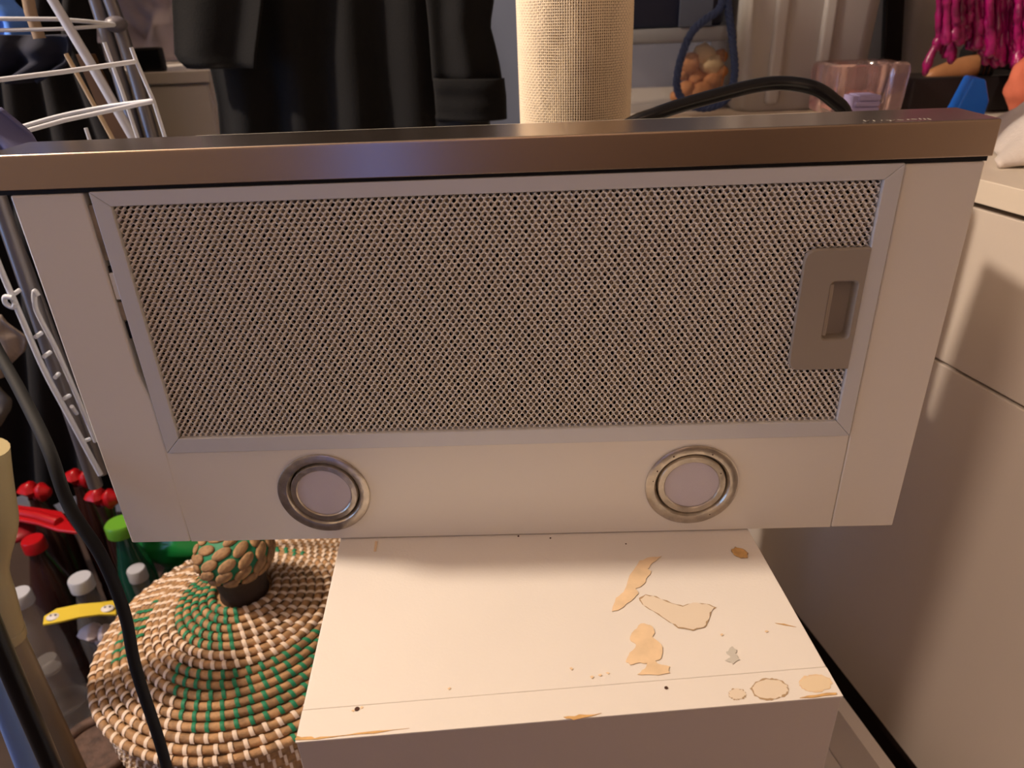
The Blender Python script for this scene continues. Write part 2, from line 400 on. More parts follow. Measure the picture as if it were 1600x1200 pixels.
# chips, peeled veneer and dried glue: thin real patches on the top
def patch(name, pts, m, h=.00025, z=.0001, jit=.0006, sub=3):
    P = [atz(x, y, 0) for x, y in pts]; Q = []
    for i, p in enumerate(P):
        nx = P[(i + 1) % len(P)]
        for k in range(sub):
            t = p.lerp(nx, k / sub); Q.append((t.x + random.uniform(-jit, jit), t.y + random.uniform(-jit, jit), z))
    mb = MB(); mb.prism(Q, (0, 0, h)); return mb.build(name, m, Bx)
patch('peeled_patch', [(955, 955), (962, 935), (975, 925), (985, 900), (1000, 877), (1015, 871), (1033, 870), (1020, 880), (1012, 890), (1018, 893), (1010, 905), (1003, 915), (992, 920), (998, 927), (985, 940), (970, 952)], VENEER)
patch('peeled_patch', [(983, 1000), (990, 985), (1003, 975), (1015, 976), (1023, 987), (1020, 995), (1030, 1003), (1036, 1015), (1034, 1030), (1024, 1033), (1026, 1037), (1046, 1042), (1046, 1052), (1020, 1055), (995, 1053), (1008, 1046), (1012, 1036), (995, 1037), (985, 1040), (978, 1033), (985, 1020), (995, 1008)], VENEER)
gl = [(998, 935), (1008, 929), (1025, 932), (1050, 943), (1068, 947), (1085, 941), (1105, 944), (1118, 949), (1110, 958), (1108, 970), (1100, 981), (1083, 985), (1060, 981), (1045, 972), (1020, 955), (1003, 945)]
patch('glue_rim', gl, GLUEE, .00015); patch('glue_stain', [(1058 + (x - 1058) * .975, 956 + (y - 956) * .94) for x, y in gl], GLUE, .0002, .00012)
ch = [(1143, 860), (1150, 856), (1160, 858), (1168, 865), (1167, 872), (1158, 872), (1147, 867)]
patch('chip_rim', [(1155 + (x - 1155) * 1.1, 865 + (y - 865) * 1.12) for x, y in ch], GLUEE, .0002); patch('chip', ch, CHIP, .0004)
for cx, cy, rx, ry in ((1203, 1077, 30, 17), (1274, 1068, 26, 14), (1152, 1085, 14, 9)):
    e = [(cx + rx * math.cos(t * PI / 7), cy + ry * math.sin(t * PI / 7)) for t in range(14)]
    patch('glue_rim', e, GLUEE if cx != 1274 else VENEER, .00012); patch('glue_stain', [(cx + (x - cx) * .94, cy + (y - cy) * .91) for x, y in e], GLUE if cx != 1274 else mat('tan_stain', (230, 208, 174), .5), .00016, .0001)
patch('grey_smear', [(1135, 1020), (1143, 1011), (1152, 1015), (1150, 1022), (1155, 1030), (1145, 1037), (1134, 1033), (1140, 1027)], mat('grey_smear', (200, 194, 182), .6), .0002)
patch('scratch', [(1211, 974), (1225, 975), (1244, 980), (1225, 977)], CHIP, .0002, jit=.0001)
patch('scratch', [(586, 846), (590, 846), (588, 862), (584, 862)], VENEER, .0002, jit=.0002)
patch('edge_chip', [(462, 1157), (462, 1150), (478, 1152), (500, 1153), (560, 1146), (640, 1139), (560, 1149)], CHIP, .0003)
patch('edge_chip', [(880, 1121), (905, 1118), (940, 1115), (895, 1125)], CHIP, .0003)
patch('edge_chip', [(1250, 1092), (1308, 1086), (1306, 1082), (1262, 1088)], CHIP, .0003)
for x, y, r in ((558, 1108, .0016), (1041, 1075, .0012), (810, 838, .0008), (860, 841, .0007), (978, 850, .0006)):
    p = atz(x, y, 0); mb = MB(); mb.lathe([(r, 0), (r * .9, .0003), (r * .2, .0002)], 10, (p.x, p.y, .0001)); mb.build('screw_hole', HOLE, Bx)
for x, y in ((552, 1111), (565, 1106), (938, 1055), (925, 1058), (950, 1052), (893, 1045), (1128, 992), (1198, 987), (702, 1076)):
    patch('speck', [(x - 3, y), (x, y - 2), (x + 3, y), (x, y + 2)], VENEER, .0002, jit=.0003)

# ------------------------------------------------------------------ kitchen run on the right
AN = math.radians(13); ED = Vector((-math.sin(AN), math.cos(AN), 0)); EN = Vector((math.cos(AN), math.sin(AN), 0))
P0 = Vector((.7962, .312, 0))
def kp(s, d, z): return Vector((P0.x + ED.x * s + EN.x * d, P0.y + ED.y * s + EN.y * d, z))
K = thing('kitchen_drawer_unit', 'beige kitchen drawer unit under the worktop on the right', 'cabinet', tuple(kp(-.2, .3, FZ)))
S0, S1 = -.85, .42
def kb(name, s0, s1, d0, d1, z0, z1, m, **k):
    mb = MB(); pz(mb, [kp(s0, d0, 0), kp(s0, d1, 0), kp(s1, d1, 0), kp(s1, d0, 0)], z0, z1 - z0); return mb.build(name, m, K, **k)
kb('drawer_front', S0, S1, .006, .024, -.0125, .164, CAB, bevel=.0012)
kb('drawer_front', S0, S1, .006, .024, -.564, -.0165, CAB, bevel=.0012)
kb('carcass', S0, S1, .0245, .56, -.564, .168, mat('cabinet_carcass', (70, 55, 45), .7))
kb('plinth', S0, S1, .06, .075, FZ, -.566, mat('dark_plinth', (34, 22, 16), .6))
WT = MB()
poly = [kp(S0, 0, 0), Vector((XR - .01, kp(S0, 0, 0).y, 0)), Vector((XR - .01, YB - .01, 0)), Vector((.555, YB - .01, 0)), Vector((.500, .70, 0)), kp(.40, 0, 0)]
poly[0] = kp(S0, 0, 0)
WT.prism([(p.x, p.y, .171) for p in poly], (0, 0, .024))
one('worktop', WT, TOPW, 'pale laminate kitchen worktop behind and right of the hood', 'worktop', bevel=.001)
BR = MB(); BR.box((.56, .87, FZ), (1.2, YB - .03, .170)); one('base_cabinet', BR, CAB, 'base cabinet under the far end of the worktop, hidden behind the hood', 'cabinet', bevel=.002)

# white low unit edge at lower right
U = thing('white_crate', 'open white laminate box low between the hood cabinet and the kitchen drawers', 'box', tuple(bl(BW + .12, .1, FZ)))
e0 = atz(1309, 1108, -.45); e1 = atz(1382, 1210, -.45); dv = (e1 - e0).normalized(); nr = Vector((-dv.y, dv.x, 0))
if nr.x < 0: nr = -nr
def up_(s, d): return e0 + dv * s + nr * d
mb = MB(); pz(mb, [up_(-.06, 0), up_(.5, 0), up_(.5, .018), up_(-.06, .018)], FZ, -.45 - FZ); mb.build('side_board', CARC, U)
mb = MB(); pz(mb, [up_(-.06, -.06), up_(.5, -.06), up_(.5, -.001), up_(-.06, -.001)], FZ, .18); mb.build('base_board', CARC, U)

# ------------------------------------------------------------------ seagrass basket
BC = Vector((-.0375, .220, 0)); BRr = .1905; ZR = -.322; ZN = -.252
BK = thing('seagrass_basket', 'round lidded seagrass basket with white and green binding and a ball knob', 'basket', (BC.x, BC.y, FZ))
mb = MB(); pr = []
nb = 22
for i in range(nb * 4 + 1):
    z = FZ + .004 + (ZR - .012 - FZ) * i / (nb * 4); bulge = math.sin(PI * i / (nb * 4)) * .006
    pr.append((BRr - .018 + bulge + .005 * abs(math.sin(PI * i / 4)), z))
mb.lathe(pr, 64, (BC.x, BC.y, 0)); mb.build('body', STRAW, BK, smooth='all')
NR = 16; r0 = .034
def lidz(r):
    t = (r - r0) / (BRr - r0); return ZN + (ZR - ZN) * (t + -.25 * t * (1 - t) * 1.0) if t < 1 else ZR
mb = MB(); mb.lathe([(.002, ZR - .004), (BRr - .01, ZR - .006), (BRr - .008, ZR - .001)] + [(r0 + (BRr - .01 - r0) * (1 - k / 20), lidz(r0 + (BRr - .01 - r0) * (1 - k / 20)) - .003) for k in range(21)] + [(.002, ZN - .003)], 64, (BC.x, BC.y, 0))
LID = mb.build('lid', STRAW, BK, smooth=True)
LOC[LID.name] = (0, 0, 0)
white = MB(); green = MB()
pitch = (BRr - .005 - r0) / (NR - .5)
def coil_ring(r, z, cr, wob):
    m = MB(); seg = max(40, int(r * 420)); vs = []
    P = [Vector((BC.x + (r + wob * math.sin(3 * a + r * 50)) * math.cos(a), BC.y + (r + wob * math.sin(3 * a + r * 50)) * math.sin(a), z + wob * math.cos(5 * a + r * 90))) for a in [2 * PI * k / seg for k in range(seg)]]
    m.tube(P, cr, 8, closed=True); return m
def is_green(i, a):
    a = math.degrees(a) % 360  # 270 = towards camera
    if i <= 4: return 150 < a < 282
    if i <= 6: return False if not 60 < a < 100 else True
    if i <= 12:
        if 238 + (i - 7) * 5 < a < 335: return True
        return 165 + (i - 7) * 3 < a < 200 + (i - 7) * 2 and i > 8
    return 300 < a < 350 and i > 13
for i in range(NR):
    r = r0 + pitch * (i + .5); z = lidz(r) + .001
    c = coil_ring(r, z, pitch * .485, .0007).build('coil', STRAW, None, smooth='all')
    c.parent = LID
    LID_inv = LID.matrix_parent_inverse
    ns = int(2 * PI * r / (.0105 + .0055 * (r / BRr)))
    for k in range(ns):
        a = 2 * PI * (k + .3 * (i % 3)) / ns + random.uniform(-.006, .006)
        lean = -.0042 / r
        tgt = green if is_green(i, a) else white
        wd = .0023 if tgt is white else .0023
        pts = []
        for q in range(7):
            th = PI * (.02 + .96 * q / 6); aa = a + lean * (q / 6 - .5)
            rr = r + math.cos(th) * pitch * .60; zz = z + math.sin(th) * pitch * .585
            pts.append(Vector((BC.x + rr * math.cos(aa), BC.y + rr * math.sin(aa), zz)))
        tn = Vector((-math.sin(a), math.cos(a), 0)) * wd
        vs = []
        for q, p in enumerate(pts): vs += [p - tn, p + Vector((0, 0, .0005)), p + tn]
        tgt.add(vs, [(q * 3 + e, q * 3 + e + 1, q * 3 + e + 4, q * 3 + e + 3) for q in range(6) for e in (0, 1)])
for nm, m_, mt in (('white_stitches', white, WHITES), ('green_stitches', green, GREENS)):
    o = m_.build(nm, mt, None, smooth='all', fix=False); o.parent = LID; o['kind'] = 'stuff'
# body stitches just under the rim
bw = MB()
for j in range(4):
    z = ZR - .012 - j * .0155
    for k in range(95):
        a = 2 * PI * k / 95 + j * .02; d = Vector((math.cos(a), math.sin(a), 0)); t = Vector((-math.sin(a), math.cos(a), 0)) * .0016
        rr = BRr - .010
        vs = []
        for q in range(5):
            th = PI * q / 4; p = Vector((BC.x, BC.y, z)) + d * (rr + math.sin(th) * .004) + Vector((0, 0, math.cos(th) * .008)); vs += [p - t, p + t]
        bw.add(vs, [(q * 2, q * 2 + 1, q * 2 + 3, q * 2 + 2) for q in range(4)])
o = bw.build('body_stitches', WHITES, BK, fix=False); o['kind'] = 'stuff'
# knob
KC = Vector((BC.x, BC.y, ZN + .058)); KR = (.046, .046, .034)
mb = MB(); mb.lathe([(.030, ZN - .006), (.028, ZN + .004), (.030, ZN + .024), (.034, ZN + .036)], 32, (BC.x, BC.y, 0)); mb.build('knob_neck', mat('dark_weave', (64, 48, 36), .8, bump=.6, bscale=200), BK, smooth=True)
mb = MB(); mb.ball(KC, (KR[0] * .95, KR[1] * .95, KR[2] * .95), 32, 20); KN = mb.build('knob', GREENS, BK, smooth='all')
padme = None; cnt = 0
for row in range(7):
    th = math.radians(22 + row * 23); ncol = max(5, round(13 * math.sin(th)))
    for k in range(ncol):
        ph = 2 * PI * (k + .5 * (row % 2)) / ncol + .2
        d = Vector((math.sin(th) * math.cos(ph), math.sin(th) * math.sin(ph), math.cos(th)))
        p = KC + Vector((d.x * KR[0], d.y * KR[1], d.z * KR[2])) * .95
        nrm = Vector((d.x / KR[0], d.y / KR[1], d.z / KR[2])).normalized()
        if padme is None:
            q = MB(); q.ball((0, 0, 0), (.0108, .0064, .0038), 12, 8, fn=lambda d: 1 + .1 * abs(d.x)); po = q.build('straw_pad', STRAW, None, smooth='all'); padme = po.data
        else:
            po = bpy.data.objects.new('straw_pad', padme); COL.objects.link(po)
        east = Vector((-math.sin(ph), math.cos(ph), 0)); up = nrm.cross(east)
        xx = (east * math.cos(.55) + up * math.sin(.55)).normalized(); yy = nrm.cross(xx)
        mt = Matrix((xx, yy, nrm)).transposed().to_4x4(); mt.translation = p
        po.parent = KN; po.matrix_parent_inverse = Matrix.Identity(4); po.matrix_local = KN.matrix_parent_inverse.inverted() @ Matrix.Identity(4) @ mt if False else mt
# parts of lid and knob: undo the parent's own offset
bpy.context.view_layer.update()
for o in list(LID.children) + list(KN.children):
    o.matrix_parent_inverse = o.parent.matrix_world.inverted()

# ------------------------------------------------------------------ burlap post
def burlap_material():
    m = bpy.data.materials.new('burlap_weave'); m.use_nodes = True; nt = m.node_tree; b = nt.nodes['Principled BSDF']
    b.inputs['Roughness'].default_value = .85
    tc = nt.nodes.new('ShaderNodeTexCoord'); mp = nt.nodes.new('ShaderNodeMapping'); nt.links.new(tc.outputs['UV'], mp.inputs[0])
    n = nt.nodes.new('ShaderNodeTexNoise'); n.inputs['Scale'].default_value = 30; n.inputs['Detail'].default_value = 5; nt.links.new(mp.outputs[0], n.inputs[0])
    r = nt.nodes.new('ShaderNodeValToRGB'); r.color_ramp.elements[0].color = lin((240, 218, 184)); r.color_ramp.elements[1].color = lin((252, 238, 212))
    nt.links.new(n.outputs[0], r.inputs[0]); nt.links.new(r.outputs[0], b.inputs['Base Color'])
    bp = nt.nodes.new('ShaderNodeBump'); bp.inputs['Strength'].default_value = .4; bp.inputs['Distance'].default_value = .001
    n2 = nt.nodes.new('ShaderNodeTexNoise'); n2.inputs['Scale'].default_value = 900; nt.links.new(tc.outputs['Object'], n2.inputs[0])
    nt.links.new(n2.outputs[0], bp.inputs['Height']); nt.links.new(bp.outputs[0], b.inputs['Normal']); return m
BURLAP = burlap_material()
pc = (at(810, 130, .45) + at(985, 130, .45)) / 2; prr = (at(985, 130, .45) - at(810, 130, .45)).length / 2 * .985
pcx, pcy = pc.x, .45
PO = thing('burlap_post', 'tall round post wrapped in open-weave natural burlap behind the hood', 'post', (pcx, pcy, FZ))
mb = MB(); mb.lathe([(prr * .955, FZ + .02), (prr * .955, .95)], 48, (pcx, pcy, 0)); mb.build('core', mat('dark_core', (104, 78, 54), .9), PO, smooth=True)
mb = MB(); mb.box((pcx - .17, pcy - .12, FZ + .0005), (pcx + .14, pcy + .2, FZ + .02)); mb.build('base', mat('brown_board', (90, 70, 52), .8), PO, bevel=.004)
# woven threads in the height the picture shows (warp + weft), plain wrap beyond
NW, PZ = 150, .0027; z0w, z1w = .16, .42
thr = MB()
def rad(a, z, ph): return prr * 1.0 + .0006 * ph + .0009 * math.sin(a * 5 + z * 9)
hdn = lambda a, z: noise.noise(Vector((a * 2.2, z * 14, 3))) * .5 + noise.noise(Vector((a * 6, z * 60, 9))) * .25
for k in range(NW):
    a = 2 * PI * k / NW
    if not (PI * .93 < a < 2 * PI * 1.03 or a < .2): continue
    nz = int((z1w - z0w) / PZ); vs = []
    for j in range(nz * 2 + 1):
        z = z0w + j * PZ / 2; d = hdn(a, z); wd = .00078 + .0006 * max(-.5, min(.6, d + .1 - .35 * math.cos((a - PI * 1.60) * 1.6)))
        rr = rad(a, z, 1 if (j // 2 + k) % 2 else -.4) if j % 2 else rad(a, z, .3); t = wd / prr
        aa = a + .004 * noise.noise(Vector((k * .7, z * 30, 0)))
        vs += [(pcx + (rr - .0005) * math.cos(aa - t), pcy + (rr - .0005) * math.sin(aa - t), z), (pcx + (rr + .0004) * math.cos(aa), pcy + (rr + .0004) * math.sin(aa), z), (pcx + (rr - .0005) * math.cos(aa + t), pcy + (rr - .0005) * math.sin(aa + t), z)]
    thr.add(vs, [(q * 3 + e, q * 3 + e + 1, q * 3 + e + 4, q * 3 + e + 3) for q in range(nz * 2) for e in (0, 1)])
for j in range(int((z1w - z0w) / PZ)):
    z = z0w + (j + .5) * PZ; vs = []; cnt = 0
    for k in range(-6, NW // 2 + 12):
        a = PI + 2 * PI * k / NW; a2 = a; zz = z + .0005 * noise.noise(Vector((a * 4, z * 50, 5)))
        d = hdn(a, z + .3); wd = .00066 + .0005 * max(-.5, min(.6, d - .35 * math.cos((a - PI * 1.60) * 1.6)))
        rr = rad(a, z, -1 if (j + k) % 2 else .8)
        vs += [(pcx + (rr - .0005) * math.cos(a), pcy + (rr - .0005) * math.sin(a), zz - wd), (pcx + (rr + .0004) * math.cos(a), pcy + (rr + .0004) * math.sin(a), zz), (pcx + (rr - .0005) * math.cos(a), pcy + (rr - .0005) * math.sin(a), zz + wd)]
        cnt += 1
    thr.add(vs, [(q * 3 + e, q * 3 + e + 1, q * 3 + e + 4, q * 3 + e + 3) for q in range(cnt - 1) for e in (0, 1)])
o = thr.build('burlap_weave', BURLAP, PO, smooth='all', fix=False); o['kind'] = 'stuff'
mb = MB(); mb.lathe([(prr * .985, FZ + .02), (prr * .985, z0w)], 48, (pcx, pcy, 0)); mb.lathe([(prr * .985, z1w), (prr * .985, .95)], 48, (pcx, pcy, 0)); mb.build('burlap_wrap', BURLAP, PO, smooth=True)

# ------------------------------------------------------------------ draped cloth helper
def drape(rows, Y, folds, amp, nu=60, nv=50, seed=0, depth=None, sag=0):
    "rows: (py, xl, xr) pixel outline; folds: number across"
    mb = MB()
    ys = [r[0] for r in rows]
    def fn(u, v):
        py = ys[0] + (ys[-1] - ys[0]) * v; xl, xr = interp(rows, py)
        wob = noise.noise(Vector((v * 2 + seed, seed, u * 2))) * .06
        uu = u + wob * math.sin(PI * u)
        yy = Y + amp * math.sin(uu * folds * 2 * PI + seed + 1.2 * math.sin(v * 2.2 + seed)) * (.35 + .65 * v) + amp * .9 * noise.noise(Vector((u * folds * .8, v * 3, seed)))
        if depth: yy -= depth * (1 - (2 * u - 1) ** 2) ** .5 if abs(2 * u - 1) < 1 else 0
        p = at(xl + (xr - xl) * u, py, Y); return Vector((p.x, yy, p.z - sag * math.sin(uu * folds * 2 * PI) * (v > .98)))
    mb.grid(fn, nu, nv); return mb

# garment rail (just above the picture)
ra = at(120, -300, .66); rb = at(800, -300, .66); rz = 1.16; ra = Vector((-.62, .66, rz)); rb.z = rz
GR = thing('clothes_rail', 'clothes rail hung from the ceiling above the hood, carrying the dark coat', 'rail', (.1, .66, rz))
mb = MB(); mb.tube([(-1.45, .66, rz), (rb.x + .05, .66, rz)], .011, 12); mb.build('rod', STEEL, GR, smooth=True)
for x in (-1.4, rb.x): mb = MB(); mb.tube([(x, .66, rz), (x, .66, CZ - .002)], .005, 8); mb.build('hanger_rod', STEEL, GR, smooth=True)
CO = thing('black_coat', 'long black coat hanging in folds behind the hood, cuffed sleeve on its right', 'coat', (.1, .66, rz - .1))
drape([(-560, 400, 640), (-300, 330, 690), (0, 318, 690), (90, 320, 690), (112, 326, 690), (160, 336, 690), (330, 350, 690)], .66, 4, .012, 90, 90, 2).build('coat_body', COATM, CO, smooth='all', solid=.004, fix=False)
drape([(-560, 360, 420), (-300, 300, 420), (-150, 262, 420), (0, 266, 410), (90, 270, 400), (107, 290, 400)], .625, 1.3, .008, 50, 60, 3).build('coat_flap', COATM, CO, smooth='all', solid=.004, fix=False)
drape([(-560, 560, 660), (-300, 600, 730), (0, 668, 770), (40, 672, 764), (70, 674, 772), (100, 676, 779), (126, 678, 783)], .635, 1.5, .008, 40, 50, 5, depth=.02).build('sleeve', COATM, CO, smooth='all', solid=.004, fix=False)
drape([(122, 680, 785), (150, 682, 788), (186, 684, 789)], .630, 1, .004, 30, 16, 6, depth=.024).build('cuff', COATM, CO, smooth='all', solid=.006, fix=False)
drape([(180, 682, 764), (201, 683, 764)], .645, 1, .004, 20, 6, 6, depth=.012).build('sleeve_lining', mat('coat_lining', (10, 10, 13), .6), CO, smooth='all', solid=.004, fix=False)
mb = MB(); hx = at(500, -560, .66).x
mb.tube(smoothpath([(hx, .66, rz + .0138), (hx + .015, .66, rz + .008), (hx + .012, .66, rz - .012), (hx, .66, rz - .03)]), .0025, 8); mb.tube([(hx - .14, .66, rz - .06), (hx, .66, rz - .028), (hx + .14, .66, rz - .06)], .006, 8); mb.build('hanger', WIRE, CO, smooth=True)

# ------------------------------------------------------------------ white chest far left
c0 = at(325, 110, .98)
CH = thing('white_chest', 'white low chest behind the coat at the left', 'chest', (c0.x - .25, 1.15, FZ))
mb = MB(); mb.box((c0.x - .85, .98, c0.z - .02), (c0.x, YB - .01, c0.z)); mb.build('top_board', CARC, CH, bevel=.001)
mb = MB(); mb.box((c0.x - .84, .995, FZ), (c0.x - .006, YB - .02, c0.z - .0205)); mb.build('carcass', CARC, CH, bevel=.001)
for z in (c0.z - .21, c0.z - .42, c0.z - .66): mb = MB(); mb.box((c0.x - .835, .983, z), (c0.x - .01, .9945, z + .185 if z > c0.z - .3 else z + .2)); mb.build('drawer_front', CARC, CH, bevel=.001)
LILAC = mat('lilac_crinkled_cloth', (250, 240, 255), .8, bump=.3, bscale=30, var=.25, vscale=9)
cl = MB()
lz = c0.z
def lfn(u, v):
    xl, xr = interp([(-160, 60, 262), (0, 100, 262), (40, 130, 270), (95, 150, 268)], -160 + 255 * v)
    p = at(xl + (xr - xl) * u, -160 + 255 * v, 1.02); n = noise.noise(Vector((u * 3, v * 5, 1))) + .5 * noise.noise(Vector((u * 7, v * 9, 4)))
    return Vector((p.x, 1.05 + .035 * n, max(p.z, lz + .006)))
cl.grid(lfn, 50, 50); one('lilac_garment', cl, LILAC, 'crumpled white and lilac garment on the white chest at the left', 'garment', smooth='all', solid=.004, fix=False)
tg = MB(); a = at(208, 75, 1.0); b = at(256, 96, 1.0); tg.box((a.x, .995, lz + .0005), (b.x, 1.012, a.z)); one('black_pouch', tg, mat('black_gloss', (16, 15, 20), .4, bump=.4, bscale=50), 'small black pouch under the lilac garment on the white chest', 'pouch', bevel=.004)
tg = MB(); a = at(132, 68, 1.0); b = at(165, 110, 1.0); tg.box((a.x, .995, lz + .0005), (b.x, 1.012, a.z)); one('black_box', tg, mat('black_card', (14, 12, 14), .7), 'small black box left of the grey rack legs on the white chest', 'box', bevel=.002)

# ------------------------------------------------------------------ folding drying rack at the left
RK = thing('drying_rack', 'folding drying rack of white wires and grey tubes at the left edge', 'drying rack', tuple(at(60, 300, .4)))
GT = mat('grey_tube_metal', (120, 118, 124), .35, metal=.6)
WT_ = mat('white_tube', (196, 200, 212), .3)
def line(name, pts, r, m, ext=0, seg=10, sm=False):
    P = [at(x, y, Y) for x, y, Y in pts]
    if sm: P = smoothpath(P, 6)
    mb = MB(); mb.tube(P, r, seg); return mb.build(name, m, RK, smooth=True)
line('wire', [(-60, 132, .22), (100, 112, .26), (213, 96, .30)], .0022, WIRE)
line('wire', [(-60, 222, .25), (0, 208, .28), (90, 182, .3), (170, 166, .31), (238, 157, .30)], .0020, WIRE, sm=True)
line('wire', [(-60, 232, .22), (0, 216, .24), (100, 188, .27), (240, 158, .295)], .0022, WIRE)
line('wire', [(-60, 29, .4), (90, 30, .42), (140, 34, .45), (186, 39, .48)], .0022, WIRE)
line('wire', [(-60, 49, .4), (100, 45, .42), (185, 39, .48)], .0020, WIRE)
line('wire', [(163, 66, .33), (190, 140, .33), (222, 236, .33)], .0020, WIRE)
line('wire', [(205, 74, .3), (213, 96, .3), (240, 158, .3), (262, 228, .3)], .0020, WIRE)
line('wire', [(103, 84, .36), (182, 228, .36)], .0024, mat('tan_wire', (186, 164, 134), .5))
line('wire', [(134, 200, .36), (146, 236, .36)], .002, WIRE)
line('tube', [(50, -60, .38), (82, 0, .38), (145, 105, .38), (222, 240, .38)], .0052, WT_)
line('leg', [(135, -60, .5), (150, 0, .5), (178, 90, .5), (222, 240, .5)], .0085, GT)
line('leg', [(150, -60, .5), (172, 0, .5), (186, 38, .5), (212, 120, .5), (246, 240, .5)], .0080, GT)
mb = MB(); p = at(181, 38, .485); mb.ball(p, (.013, .012, .009), 14, 8); mb.build('joint', mat('grey_plastic_joint', (96, 92, 100), .4), RK, smooth=True)
line('slat', [(33, -60, .44), (48, 20, .44), (62, 60, .44)], .0065, mat('tan_wood', (150, 128, 104), .6))
WD = mat('dark_wood', (84, 56, 26), .6, var=.3, vscale=20)
mb = MB(); q = [at(118, 85, .42), at(140, 85, .42), at(207, 232, .42), at(180, 232, .42)]; mb.prism(q, (0, .012, 0)); mb.build('wooden_slat', WD, RK)
# lower part left of the hood
line('leg', [(-40, 215, .30), (0, 318, .30), (62, 500, .30), (150, 760, .30)], .0085, GT)
line('leg', [(-10, 300, .33), (40, 420, .33), (160, 740, .33)], .0075, GT)
line('wire', [(-30, 340, .24), (0, 418, .24), (35, 500, .24), (70, 580, .24), (110, 655, .24), (157, 742, .24)], .0030, WIRE, sm=True)
line('wire', [(60, 462, .25), (54, 455, .25), (55, 478, .25), (64, 500, .25), (85, 540, .25), (112, 600, .25), (150, 690, .25)], .0026, WIRE, sm=True)
line('wire_loop', [(20, 465, .235), (8, 464, .235), (9, 474, .235), (20, 480, .235), (24, 474, .235)], .0026, WIRE, sm=True)
for a, b in (((18, 462), (31, 453)), ((55, 527), (65, 520)), ((68, 558), (79, 550)), ((86, 590), (92, 584)), ((100, 623), (109, 618)), ((130, 690), (140, 686)), ((112, 635), (120, 646))):
    line('rung', [(a[0], a[1], .24), (b[0], b[1], .25)], .0022, WIRE)
# close tubes at lower left, standing on the floor
def to_floor(p, q): return q + (q - p) * ((FZ - q.z) / (q.z - p.z))
def floor_tube(name, a, b, Y, r, m, label, cat, up=0):
    p, q = at(*a, Y), at(*b, Y); f = to_floor(p, q); f.z = FZ + .001
    mb = MB(); mb.tube([p - (q - p) * up, p, q, f], r, 16); return one(name, mb, m, label, cat, smooth=True)
floor_tube('black_pole', (-60, 868), (84, 1205), -.02, .0082, BLACKR, 'black round pole slanting across the bottom left corner', 'pole', .3)
floor_tube('pale_blue_pole', (-60, 915), (47, 1205), .03, .0105, mat('pale_blue_tube', (120, 150, 205), .35), 'pale blue tube slanting beside the black pole at bottom left', 'pole', .3)
CT = thing('cream_pipe', 'cream plastic pipe with a collar at the lower left edge', 'pipe', tuple(at(10, 900, .12)))
CRE = mat('cream_plastic', (176, 162, 122), .45)
P = [at(-22, 700, .12), at(-14, 780, .12), at(-12, 830, .12), at(-20, 890, .12), at(-6, 940, .12), at(6, 985, .12)]
mb = MB(); mb.tube(smoothpath(P, 5), [.019 + (.003 * math.exp(-((i - 8) / 4) ** 2)) for i in range(26)], 20); mb.build('upper_pipe', CRE, CT, smooth=True)
a, b = at(6, 984, .12), at(10, 998, .12); mb = MB(); mb.tube([a, b], .0195, 20); mb.build('collar', CRE, CT, smooth=True, bevel=.001)
p, q = at(10, 996, .12), at(110, 1205, .12); f = to_floor(p, q); f.z = FZ + .002; mb = MB(); mb.tube([p, q, f], .0165, 18); mb.build('lower_pipe', mat('tan_translucent', (136, 122, 100), .4), CT, smooth=True)

# dark clothes hanging at left
LD = mat('black_cotton', (15, 13, 15), .95, bump=.3, bscale=300)
one('black_garment', drape([(-560, -60, 160), (-40, -60, 150), (60, -60, 145), (240, -60, 225), (500, -50, 250), (780, -30, 260)], .70, 4, .02, 60, 60, 9), LD, 'large black garment hanging behind the drying rack at the left edge', 'garment', smooth='all', solid=.004, fix=False)
for k, (x0, x1, lab) in enumerate(((-1.40, -1.06, 'unseen black garment added to shade the back wall, farthest left, out of the picture'), (-1.02, -.70, 'unseen black garment added to shade the back wall, second from the left wall'), (-.66, -.42, 'unseen black garment added to shade the back wall, just left of the drying rack'))):  # out-of-view garments added to block the ceiling bulb from the back wall
    mb = MB()
    def gf(u, v, x0=x0, x1=x1, k=k): return Vector((x0 + (x1 - x0) * (u if v > .15 else .5 + (u - .5) * (.35 + .65 * v / .15)), .80 + .02 * math.sin(u * 22 + k) * v + .015 * noise.noise(Vector((u * 3, v * 4, k))), rz - .03 - 1.5 * v))
    mb.grid(gf, 40, 30); one('black_garment', mb, LD, lab, 'garment', smooth='all', solid=.004, fix=False)
DK = mat('blue_sheer_cloth', (92, 146, 240), .7, bump=.3, bscale=60, var=.6, vscale=14)
one('blue_cloth', drape([(-120, -80, 10), (0, -70, 18), (30, -70, 46), (62, -70, 52), (84, -70, 10)], .5, 2, .01, 30, 30, 3), DK, 'blue sheer cloth on the drying rack at the top left corner', 'cloth', smooth='all', solid=.003, fix=False)
one('dark_blue_trousers', drape([(55, -80, 110), (100, -80, 104), (128, -80, 60)], .46, 3, .012, 40, 30, 4), mat('midnight_cloth', (22, 25, 42), .9), 'dark blue folded trousers over the drying rack below the blue cloth', 'trousers', smooth='all', solid=.004, fix=False)
PAT = mat('pale_patterned_cloth', (150, 136, 126), .85, var=.45, vscale=26, stretch=(3, 1, 1))
one('pale_cloth', drape([(492, -60, 2), (505, -60, 12), (530, -60, 40), (552, -60, 34), (570, -60, 14), (590, -60, 8)], .42, 2, .008, 30, 24, 8), PAT, 'pale patterned cloth hanging left of the hood, nearer its upper part', 'cloth', smooth='all', solid=.003, fix=False)
